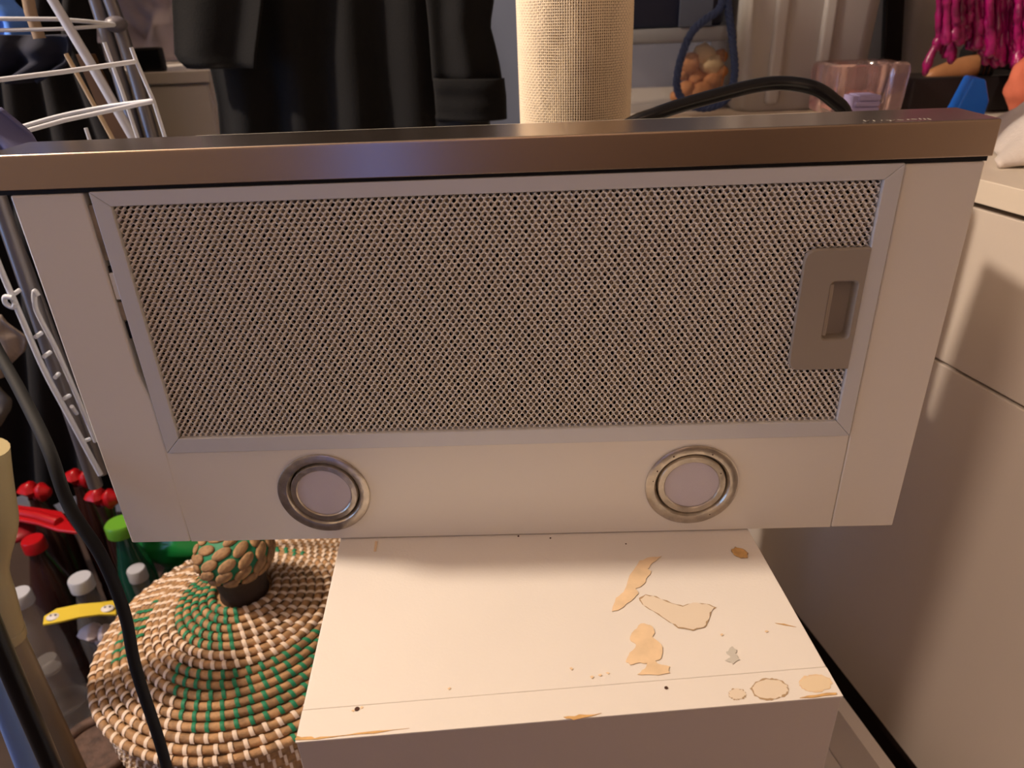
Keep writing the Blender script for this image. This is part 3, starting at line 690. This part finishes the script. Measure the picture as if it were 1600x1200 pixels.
one('grey_cloth', drape([(600, -60, -2), (625, -60, 18), (640, -60, 16), (668, -60, -4)], .44, 2, .008, 24, 20, 12), mat('grey_cloth', (96, 90, 84), .85, var=.3, vscale=20), 'small grey cloth below the pale patterned cloth at the left edge', 'cloth', smooth='all', solid=.003, fix=False)
one('lilac_sheet', drape([(170, -80, 0), (190, -80, 22), (215, -80, 45), (240, -80, 66), (262, -80, 70)], .14, 2, .006, 24, 20, 15), mat('lilac_sheet', (92, 92, 130), .8), 'blurred lilac sheet at the left end of the steel visor', 'cloth', smooth='all', solid=.003, fix=False)

# ------------------------------------------------------------------ cords
mb = MB()
P = [at(985, 194, .30), at(1020, 180, .30), at(1060, 166, .305), at(1120, 149, .31), at(1180, 134, .315), at(1225, 130, .315), at(1270, 137, .31), at(1300, 155, .31), at(1322, 183, .31)]
d_ = P[-1] - P[-2]; P += [P[-1] + Vector((.012, 0, -.05)), P[-1] + Vector((.012, .0, -.16)), P[-1] + Vector((-.02, .0, -.30))]
P = [P[0] + Vector((-.10, .02, -.11)), P[0] + Vector((-.045, .005, -.028))] + P
mb.tube(smoothpath(P, 8), .0068, 14); one('arched_power_cord', mb, NAVYCABLE, 'glossy black power cord arching above the right half of the steel visor', 'cord', smooth=True)
mb = MB()
P = [at(-60, 440, .12), at(-8, 540, .10), at(32, 612, .05), at(75, 700, .0), at(108, 790, -.02), at(160, 872, -.03), at(195, 960, -.03), at(214, 1050, -.03), at(262, 1205, -.03), at(300, 1400, -.03)]
f = P[-1].copy(); f.z = FZ + .006; P += [f, f + Vector((.1, .02, 0))]
mb.tube(smoothpath(P, 8), .0046, 12); one('hanging_cord', mb, mat('matt_black_cord', (9, 8, 9), .75), 'thick black cord hanging in front of the seagrass basket', 'cord', smooth=True)

# ------------------------------------------------------------------ bottles
def clear(name, col, a=.25): return mat(name, col, .12, alpha=a, coat=.3)
PET = clear('clear_pet', (150, 145, 140), .3); COLA = mat('dark_cola', (46, 22, 20), .2, coat=.4); GRP = mat('green_pet', (20, 96, 48), .2, coat=.4); REDP = mat('red_plastic', (160, 14, 22), .3)
DGR = mat('dark_green_pet', (14, 70, 52), .15, coat=.5)
WCAP = mat('white_cap', (170, 172, 180), .45)
def bottle(px, py, ztop, r, mb_, mc, label, lumpy=False, capr=.016, group=None):
    p = atz(px, py, ztop); t = thing('plastic_bottle', label, 'bottle', (p.x, p.y, FZ), group)
    h = ztop - .02
    pr = [(r * .6, FZ + .001), (r * .95, FZ + .004), (r, FZ + .02), (r, FZ + .09), (r * .94, FZ + .1), (r, FZ + .11), (r, h - .10), (r * .92, h - .075), (r * .6, h - .035), (.014, h - .012), (.014, h + .002)]
    m = MB(); m.lathe(pr, 28, (p.x, p.y, 0)); m.build('bottle_body', mb_, t, smooth=True)
    m = MB()
    if lumpy:
        m.ball((p.x - .009, p.y, ztop - .004), (.017, .015, .014), 14, 10, fn=lambda d: 1 + .12 * math.sin(5 * d.x) + .1 * math.cos(6 * d.z))
        m.ball((p.x + .013, p.y, ztop - .010), (.015, .014, .017), 14, 10, fn=lambda d: 1 + .12 * math.cos(6 * d.x))
        m.lathe([(.008, ztop - .034), (.010, ztop - .012)], 14, (p.x + .002, p.y, 0))
    else:
        m.lathe([(capr, ztop - .022), (capr, ztop - .003), (capr * .9, ztop), (.001, ztop)], 24, (p.x, p.y, 0))
    m.build('cap', mc, t, smooth=True); return t
bottle(52, 762, -.36, .034, COLA, REDP, 'dark bottle with a lumpy red cap, farthest left', True)
bottle(122, 742, -.36, .030, COLA, REDP, 'dark bottle with a lumpy red cap, farthest back beside the hanging cord', True)
bottle(158, 772, -.34, .018, COLA, REDP, 'red capped bottle just left of the hood bottom corner', True)
bottle(50, 842, -.39, .034, COLA, REDP, 'dark bottle with plain round red cap under the red plastic strip', False, .018)
bottle(186, 816, -.375, .030, DGR, mat('lime_cap', (92, 150, 40), .4), 'green bottle with lime green cap beside the hood bottom corner', False, .024)
bottle(124, 902, -.40, .032, PET, WCAP, 'clear bottle with white cap above the yellow strap', False, .018)
bottle(28, 926, -.41, .034, PET, WCAP, 'clear bottle with white cap left of the yellow strap', False, .018)
bottle(212, 888, -.43, .022, PET, WCAP, 'clear bottle with white cap beside the basket lid', False, .015)
bottle(150, 985, -.47, .014, PET, mat('white_tissue', (196, 186, 190), .7), 'clear bottle with crumpled white cap below the yellow strap', True)
bottle(72, 1030, -.50, .032, PET, PET, 'clear crushed bottle in front, below the yellow strap')
mb = MB(); c = atz(262, 845, -.47); mb.ball((c.x + .01, c.y + .03, -.50), (.095, .045, .045), 36, 20, fn=lambda d: 1 + .16 * noise.noise(d * 3.2)); mb.ball((c.x + .01, c.y + .03, -.62), (.075, .045, .083), 30, 18, fn=lambda d: 1 + .08 * noise.noise(d * 3))
one('green_plastic_bag', mb, mat('bright_green_plastic', (24, 120, 56), .3, coat=.3), 'bright green plastic bag behind the basket lid under the hood corner', 'bag', smooth='all')
# red plastic strip
mb = MB()
poly = [(-30, 786), (10, 790), (60, 797), (98, 803), (122, 836), (90, 832), (60, 822), (10, 812), (-30, 806)]
mb.prism([atz(x, y, -.37) for x, y in poly], (0, 0, .006)); A = [atz(-30, 790, -.362), atz(12, 797, -.362), atz(60, 806, -.362), atz(92, 816, -.362)]; mb.tube(A, [.007, .007, .008, .009], 12)
one('red_plastic_bag', mb, REDP, 'folded glossy red plastic bag lying across the bottles at the left', 'bag', smooth=True, bevel=.002)
mb = MB(); mb.ball(atz(22, 832, -.40), (.036, .03, .012), 20, 12, fn=lambda d: 1 + .15 * noise.noise(d * 3)); one('crumpled_red_bag', mb, mat('dull_red', (130, 20, 30), .4), 'crumpled dull red bag below the folded red plastic', 'bag', smooth='all')
YS = thing('yellow_strap', 'yellow carrying strap with white studs lying over the clear bottles', 'strap', tuple(atz(125, 960, -.435)))
mb = MB(); top = [(70, 965), (90, 953), (125, 946), (160, 943), (182, 940)]; bot = [(68, 978), (95, 973), (125, 966), (155, 962), (182, 962)]
q = [atz(x, y, -.435 + .006 * math.sin(PI * i / 4)) for i, (x, y) in enumerate(top)] + [atz(x, y, -.435 + .006 * math.sin(PI * (4 - i) / 4)) for i, (x, y) in reversed(list(enumerate(bot)))]
for i in range(4):
    mb.prism([q[i], q[i + 1], q[8 - i], q[9 - i]], (0, 0, .003))
mb.build('band', mat('yellow_webbing', (206, 180, 52), .5), YS)
for x, y in ((83, 964), (168, 951)):
    p = atz(x, y, -.429); mb = MB(); mb.ball(p, (.0105, .008, .003), 14, 8); mb.build('stud', mat('white_stud', (205, 200, 196), .4), YS, smooth='all')
    mb = MB(); mb.ball(p + Vector((-.003, 0, .0028)), .0017, 8, 6); mb.ball(p + Vector((.004, .001, .0028)), .0017, 8, 6); mb.build('stud_dots', mat('dark_dots', (70, 66, 78), .5), YS)
mb = MB(); c = atz(150, 1168, -.55)
mb.tube([Vector((c.x + .05 * math.cos(a), c.y - .0 + .05 * math.sin(a), c.z)) for a in [2 * PI * k / 40 for k in range(40)]], .009, 10, closed=True)
mb.lathe([(.035, FZ + .001), (.048, FZ + .02), (.05, c.z)], 30, (c.x, c.y, 0))
one('small_basket', mb, mat('dark_basket_weave', (96, 72, 60), .7, var=.5, vscale=60, bump=.5, bscale=200), 'small dark woven basket on the floor in front of the large one', 'basket', smooth=True)

# ------------------------------------------------------------------ things on the worktop
WZ = .195
# grey bin
pA, pB = atz(1155, 176, WZ), atz(1300, 172, WZ)
GB = thing('grey_storage_bin', 'tall grey plastic bin on the worktop behind the glass candle holder', 'bin', (pA.x + .13, pA.y + .1, WZ))
yb = pA.y; xa = pA.x - .003; xb = at(1372, 100, yb).x - .012
def rr_prism(x0, y0, x1, y1, r, z0, z1, grow=0, n=6):
    vs = []
    for z, g in ((z0, -.004), (z0 + .006, 0), (z1, grow)):
        P = rrect(x0 - g, y0 - g, x1 + g, y1 + g, r, n); vs += [(x, y, z) for x, y in P]
    k = len(P); fs = [(i * k + j, i * k + (j + 1) % k, (i + 1) * k + (j + 1) % k, (i + 1) * k + j) for i in range(2) for j in range(k)]
    fs += [tuple(range(k)), tuple(range(2 * k, 3 * k))]; return vs, fs
mb = MB(); mb.add(*rr_prism(xa, yb, xb, yb + .25, .03, WZ + .001, WZ + .42, .012)); mb.build('bin_body', BINM, GB, smooth=True)
for x in (xa + .045, xa + .125): mb = MB(); mb.box((x, yb - .012, WZ + .012), (x + .022, yb + .004, WZ + .40)); mb.build('rib', BINM, GB, bevel=.006, seg=4)
# clear box with lid
yb2 = yb + .03; x0, x1 = at(955, 120, yb2).x, xa - .018
zt = at(1050, 68, yb2).z; zl = at(1050, 44, yb2).z
CB = thing('clear_food_box', 'clear plastic box with a pale lid holding orange pieces, behind the navy rope', 'box', ((x0 + x1) / 2, yb2 + .07, WZ))
mb = MB(); mb.add(*rr_prism(x0 + .006, yb2, x1 - .006, yb2 + .15, .016, WZ + .001, zt, .004)); mb.build('box_body', clear('clear_box', (150, 145, 150), .28), CB, smooth=True)
mb = MB(); mb.add(*rr_prism(x0, yb2 - .005, x1, yb2 + .155, .018, zt + .0005, zl, .002)); mb.build('lid', mat('pale_lid', (150, 152, 158), .35, alpha=.85), CB, smooth=True)
TAN = mat('orange_dried_food', (222, 150, 92), .7, var=.3, vscale=30); TAN2 = mat('cream_piece', (236, 206, 156), .7)
rx = random.Random(3)
for i, (px, py, s) in enumerate([(1078, 98, .020), (1100, 84, .020), (1112, 100, .021), (1085, 120, .02), (1112, 124, .022), (1095, 143, .022), (1072, 140, .018), (1122, 146, .017), (1126, 112, .014), (1065, 118, .012), (1058, 150, .013), (1125, 88, .014)]):
    p = at(px, py, yb2 + .035 + rx.uniform(-.01, .01)); mb = MB(); sd = i
    mb.ball((p.x, p.y, max(p.z, WZ + .004 + s * .9)), (s, s * .8, s * .85), 12, 8, fn=lambda d: 1 + .3 * noise.noise(d * 1.7 + Vector((sd, 0, 0))))
    one('dried_piece', mb, TAN2 if i in (1, 2) else TAN, ('topmost pale cream piece in the clear box', 'pale cream piece just below and right of the topmost one in the clear box')[i - 1] if i in (1, 2) else 'orange tan piece inside the clear box', 'food', 'cream pieces in the clear box' if i in (1, 2) else 'orange pieces in the clear box', smooth='all')
# navy box stacked on it
mb = MB(); mb.add(*rr_prism(x0 - .02, yb2 + .002, x1 - .012, yb2 + .16, .01, zl + .0015, zl + .14)); one('navy_box', mb, NAVY, 'dark navy box standing on the lid of the clear box', 'box', smooth=True)
mb = MB(); a = at(1068, -60, yb2 - .012); b = at(1112, 42, yb2 - .012); mb.box((a.x, yb2 - .010, zl + .0015), (b.x, yb2 - .002, a.z)); one('grey_card', mb, mat('blue_grey_card', (70, 76, 92), .6), 'blue grey card leaning on the navy box behind the rope', 'card')
# rope
RP = thing('navy_rope_loop', 'navy twisted rope loop hanging down to the worktop in front of the clear box', 'rope', tuple(at(1110, 172, yb2 - .05)))
YR = yb - .030
RPP = smoothpath([at(*p, YR) for p in [(1150, -170), (1132, -40), (1126, 10), (1100, 32), (1080, 52), (1066, 85), (1058, 120), (1060, 145), (1076, 163), (1102, 169), (1126, 162), (1141, 145), (1148, 110), (1144, 60), (1138, 10), (1137, -50), (1152, -170)]], 14)
for k in range(3):
    mb = MB(); pts = []; L = 0; prev = RPP[0]
    for i, p in enumerate(RPP):
        L += (p - prev).length; t = (RPP[min(i + 1, len(RPP) - 1)] - RPP[max(i - 1, 0)]).normalized(); u = t.cross(Vector((0, 1, 0))).normalized(); v = Vector((0, 1, 0))
        a = L / .026 * 2 * PI + k * 2 * PI / 3; pts.append(p + (u * math.cos(a) + v * math.sin(a)) * .0033); prev = p
    mb.tube(pts, .0037, 8); mb.build('strand', mat('navy_rope', (54, 70, 110), .7, bump=.5, bscale=400), RP, smooth=True)
mb = MB(); tp = at(1151, -170, YR); mb.tube([tp, Vector((tp.x, tp.y, CZ - .002))], .003, 8); mb.build('hanging_string', BLACKR, RP)
# paper sheets on worktop
for (pp, z, lab) in (([(1030, 196), (1030, 177), (1160, 183), (1290, 172), (1300, 180), (1290, 200), (1200, 208)], WZ + .0006, 'sheet of cream cardboard lying on the worktop, lower one'), ([(1130, 200), (1145, 185), (1290, 176), (1325, 184), (1290, 203)], WZ + .006, 'sheet of cream cardboard on top of the lower sheet')):
    mb = MB(); mb.prism([atz(x, y + 6, WZ) + Vector((0, 0, z - WZ)) for x, y in pp], (0, 0, .003)); one('cardboard_sheet', mb, mat('cream_card', (222, 204, 178), .8), lab, 'cardboard')
# glass candle holder
gY = .74; gx0, gx1 = at(1300, 150, gY).x, at(1418, 150, gY).x
gt = at(1350, 100, gY).z
gw = gx1 - gx0; gcx, gcy = (gx0 + gx1) / 2, gY + gw / 2 - .005
GH = thing('glass_candle_holder', 'square pink tinted glass tea light holder on the worktop', 'candle holder', (gcx, gcy, WZ))
GL = mat('pink_glass', (246, 214, 212), .05, trans=.9, ior=1.45, bump=.9, bscale=22, var=.2, vscale=14)
def rq(h, r, z, n=5): return [(gcx + x, gcy + y, z) for x, y in rrect(-h, -h, h, h, r, n)]
hh = gw / 2
L_ = [rq(hh * .88, .008, WZ + .010), rq(hh * .94, .010, WZ + .014), rq(hh, .012, gt - .012), rq(hh * .97, .012, gt - .003), rq(hh * .90, .012, gt)]
k = len(L_[0])
def circ(r, z): return [(gcx + r * math.cos(math.radians(45) + 2 * PI * (i - 2.5) / k), gcy + r * math.sin(math.radians(45) + 2 * PI * (i - 2.5) / k), z) for i in range(k)]
L_ += [circ(hh * .74, gt - .002), circ(hh * .70, gt - .008), circ(hh * .60, gt - .055), circ(hh * .45, gt - .062)]
mb = MB(); mb.add([p for l in L_ for p in l], [(i * k + j, i * k + (j + 1) % k, (i + 1) * k + (j + 1) % k, (i + 1) * k + j) for i in range(len(L_) - 1) for j in range(k)] + [tuple(range(k)), tuple(range((len(L_) - 1) * k, len(L_) * k))])
mb.build('glass', GL, GH, smooth=True)
mb = MB(); mb.lathe([(hh * .56, gt - .0615), (hh * .56, gt - .045), (.001, gt - .044)], 24, (gcx, gcy, 0)); mb.build('wax', mat('pink_wax', (222, 160, 152), .5), GH, smooth=True)
mb = MB(); mb.box((gcx - hh * .8, gcy - hh * .8, WZ + .001), (gcx + hh * .8, gcy + hh * .8, WZ + .0095)); mb.build('base_pad', mat('rose_pad', (196, 140, 132), .6), GH, bevel=.002)
# lilac ribbed toy
p = at(1352, 172, .60)
LT = thing('lilac_toy', 'lilac ribbed plastic toy piece in front of the glass candle holder', 'toy', (p.x, .62, WZ))
LM = mat('lilac_plastic', (168, 158, 204), .45)
for i in range(7):
    z0 = WZ + .001 + i * .0078; t = i / 6; hw = .024 - .010 * t ** 3
    mb = MB(); mb.box((p.x - hw * .98 + .004 * t, .60, z0), (p.x + .019, .64, z0 + .0073)); mb.build('rib', LM, LT, bevel=.002, seg=3)
mb = MB(); mb.box((p.x - .017, .604, WZ + .0005), (p.x + .017, .636, WZ + .054)); mb.build('core', LM, LT)
# blue wedge
bb = [at(1488, 200, .62), at(1532, 200, .62), at(1546, 158, .62), at(1541, 124, .62), at(1521, 121, .62)]
mb = MB(); lowz = WZ + .001
ppts = [(bb[0].x - .01, .62, lowz), (bb[1].x, .62, lowz), (bb[2].x, .62, bb[2].z), (bb[3].x, .62, bb[3].z), (bb[4].x, .62, bb[4].z)]
mb.prism(ppts, (.012, .045, 0)); one('blue_block', mb, mat('blue_plastic', (24, 116, 240), .35), 'bright blue wedge-shaped plastic block leaning by the white towel', 'toy', bevel=.003)
# black pole
q = atz(1397, 150, WZ); yp = yb + .08
a = at(1407, -200, yp); b = at(1392, 95, yp); d = (b - a).normalized(); fl = b + d * ((WZ + .001 - b.z) / d.z)
mb = MB(); mb.box((-.016, -.008, 0), (.016, .008, (a - fl).length)); o = one('black_stand', mb, BLACKR, 'flat black upright bar standing on the worktop between two grey bins', 'stand', bevel=.002)
o.location = fl; o.rotation_euler = (a - fl).to_track_quat('Z', 'Y').to_euler(); o.rotation_euler = (0, math.atan2((a - fl).x, (a - fl).z), 0)
# second grey panel
mb = MB(); xx = at(1412, 60, 1.02).x; mb.add(*rr_prism(xx, 1.02, xx + .26, 1.30, .03, WZ + .001, WZ + .45, .0)); one('grey_canister', mb, BINM, 'grey rounded container behind the magenta fringe', 'container', smooth=True)
# dark tray, wooden piece, black cap
tA = at(1422, 150, .80); mb = MB(); mb.box((tA.x, .80, WZ + .001), (tA.x + .20, .90, at(1440, 122, .80).z)); one('black_tray', mb, mat('black_tray_plastic', (34, 30, 32), .4), 'low black tray on the worktop right of the glass candle holder', 'tray', bevel=.004)
trt = at(1440, 122, .80).z
WC = thing('wooden_shoe_tree', 'tapered tan wooden piece with black straps lying on the black tray', 'wooden piece', (tA.x + .06, .9, trt))
a = at(1446, 124, .83); mb = MB(); P = [at(x_, y_, .83) + Vector((0, 0, .004)) for x_, y_ in ((1444, 127), (1455, 123), (1480, 117), (1510, 112), (1535, 109))]
mb.tube(smoothpath(P, 5), [.003 + .017 * min(1, (i / 14)) ** .7 for i in range(21)], 16); mb.build('wood', mat('tan_clog_wood', (190, 132, 88), .45, var=.25, vscale=25), WC, smooth=True)
for x in (1522, 1530, 1538): mb = MB(); c = at(x, 109, .83) + Vector((0, 0, .004)); mb.tube([c + Vector((0, .0215 * math.cos(t), .0215 * math.sin(t))) for t in [2 * PI * k / 24 for k in range(24)]], .0028, 8, closed=True); mb.build('strap', BLACKR, WC, smooth=True)
mb = MB(); c = at(1545, 105, .96); mb.ball((c.x, .955, trt + .018), (.055, .045, .045), 24, 14, fn=lambda d: 1 + .06 * noise.noise(d * 3)); one('black_bonnet', mb, LD, 'black soft bonnet behind the wooden piece under the magenta fringe', 'hat', smooth='all')
# magenta fringe
MG = mat('magenta_gloss', (166, 20, 104), .28, coat=.3, var=.6, vscale=60, bump=.6, bscale=120)
MF = thing('magenta_fringe', 'glossy magenta fringe of dripping knotted strands hanging at the top right', 'fringe', tuple(at(1530, -120, .76)))
rf = random.Random(11)
NS = 84
for i in range(NS):
    u = i / (NS - 1); px = 1468 + 190 * u; yy = .755 + rf.uniform(-.03, .03)
    end = interp([(0, 118), (.06, 96), (.16, 66), (.22, 84), (.28, 62), (.34, 84), (.42, 104), (.5, 92), (.58, 100), (.66, 120), (.8, 124), (1, 140)], u)[0] + rf.uniform(-14, 12)
    if rf.random() < .4: end -= rf.uniform(15, 50)
    n_ = 22; pts = []; rs = []; sx = rf.uniform(-5, 5)
    for k in range(n_ + 1):
        t = k / n_; py = -120 + (end + 120) * t
        pts.append(at(px + sx * t + 4 * noise.noise(Vector((i * 3.1, t * 5, 0))) - (22 * (1 - u) * max(0, (py - 55) / 60) if i < 3 else 0), py, yy + .006 * noise.noise(Vector((i, t * 4, 7)))))
        rs.append(max(.0012, (.0054 + .0038 * noise.noise(Vector((i * 1.7, t * 11, 2))) + (.002 if t > .9 else 0)) * (1 if k < n_ else .35)))
    mb = MB(); mb.tube(smoothpath(pts, 2), [r for r in rs for _ in (0, 1)][:len(pts) * 2 - 1], 8); mb.build('strand', MG, MF, smooth='all')
a = at(1460, -124, .76); b = at(1668, -124, .76); mb = MB(); mb.tube([a, b], .012, 10); mb.build('hem_bar', MG, MF, smooth=True)
mb = MB(); c = (a + b) / 2; mb.tube([c, Vector((c.x, c.y, CZ - .002))], .003, 8); mb.build('hanging_string', BLACKR, MF)
mb = MB(); c = at(1618, 118, .70); mb.ball((c.x, .70, WZ + .050), (.034, .034, .044), 40, 28, fn=lambda d: 1 + .12 * noise.noise(d * 2.5)); one('peach_cloth', mb, mat('peach_cloth', (206, 112, 86), .8), 'peach coloured cloth bundle above the white towel at the right edge', 'cloth', smooth='all')
# white towel
TW = mat('white_towel', (216, 206, 200), .9, bump=.6, bscale=260)
tw = MB()
def tfn(u, v):
    # u along x, v front to back ; humps
    x = .842 + .30 * u + .16 * v; y = .365 + .30 * v
    prof = math.sin(PI * min(1, v * 1.02)) ** .6 if 0 < v < 1 else 0
    h = (.068 + .05 * u) * prof * (1 - math.exp(-u * 9)) + .012 * noise.noise(Vector((u * 4, v * 7, 1))) * prof + .016 * math.sin(v * 9 + u * 5) * prof * min(1, u * 6)
    return Vector((x + .03 * (1 - v) * noise.noise(Vector((v * 5, 0, 2))) * (1 - u), y + .02 * noise.noise(Vector((u * 3, v * 3, 8))), WZ + .004 + max(0, h)))
tw.grid(tfn, 70, 60); one('white_towel', tw, TW, 'crumpled white towel on the worktop at the right edge', 'towel', smooth='all', solid=.007, fix=False)
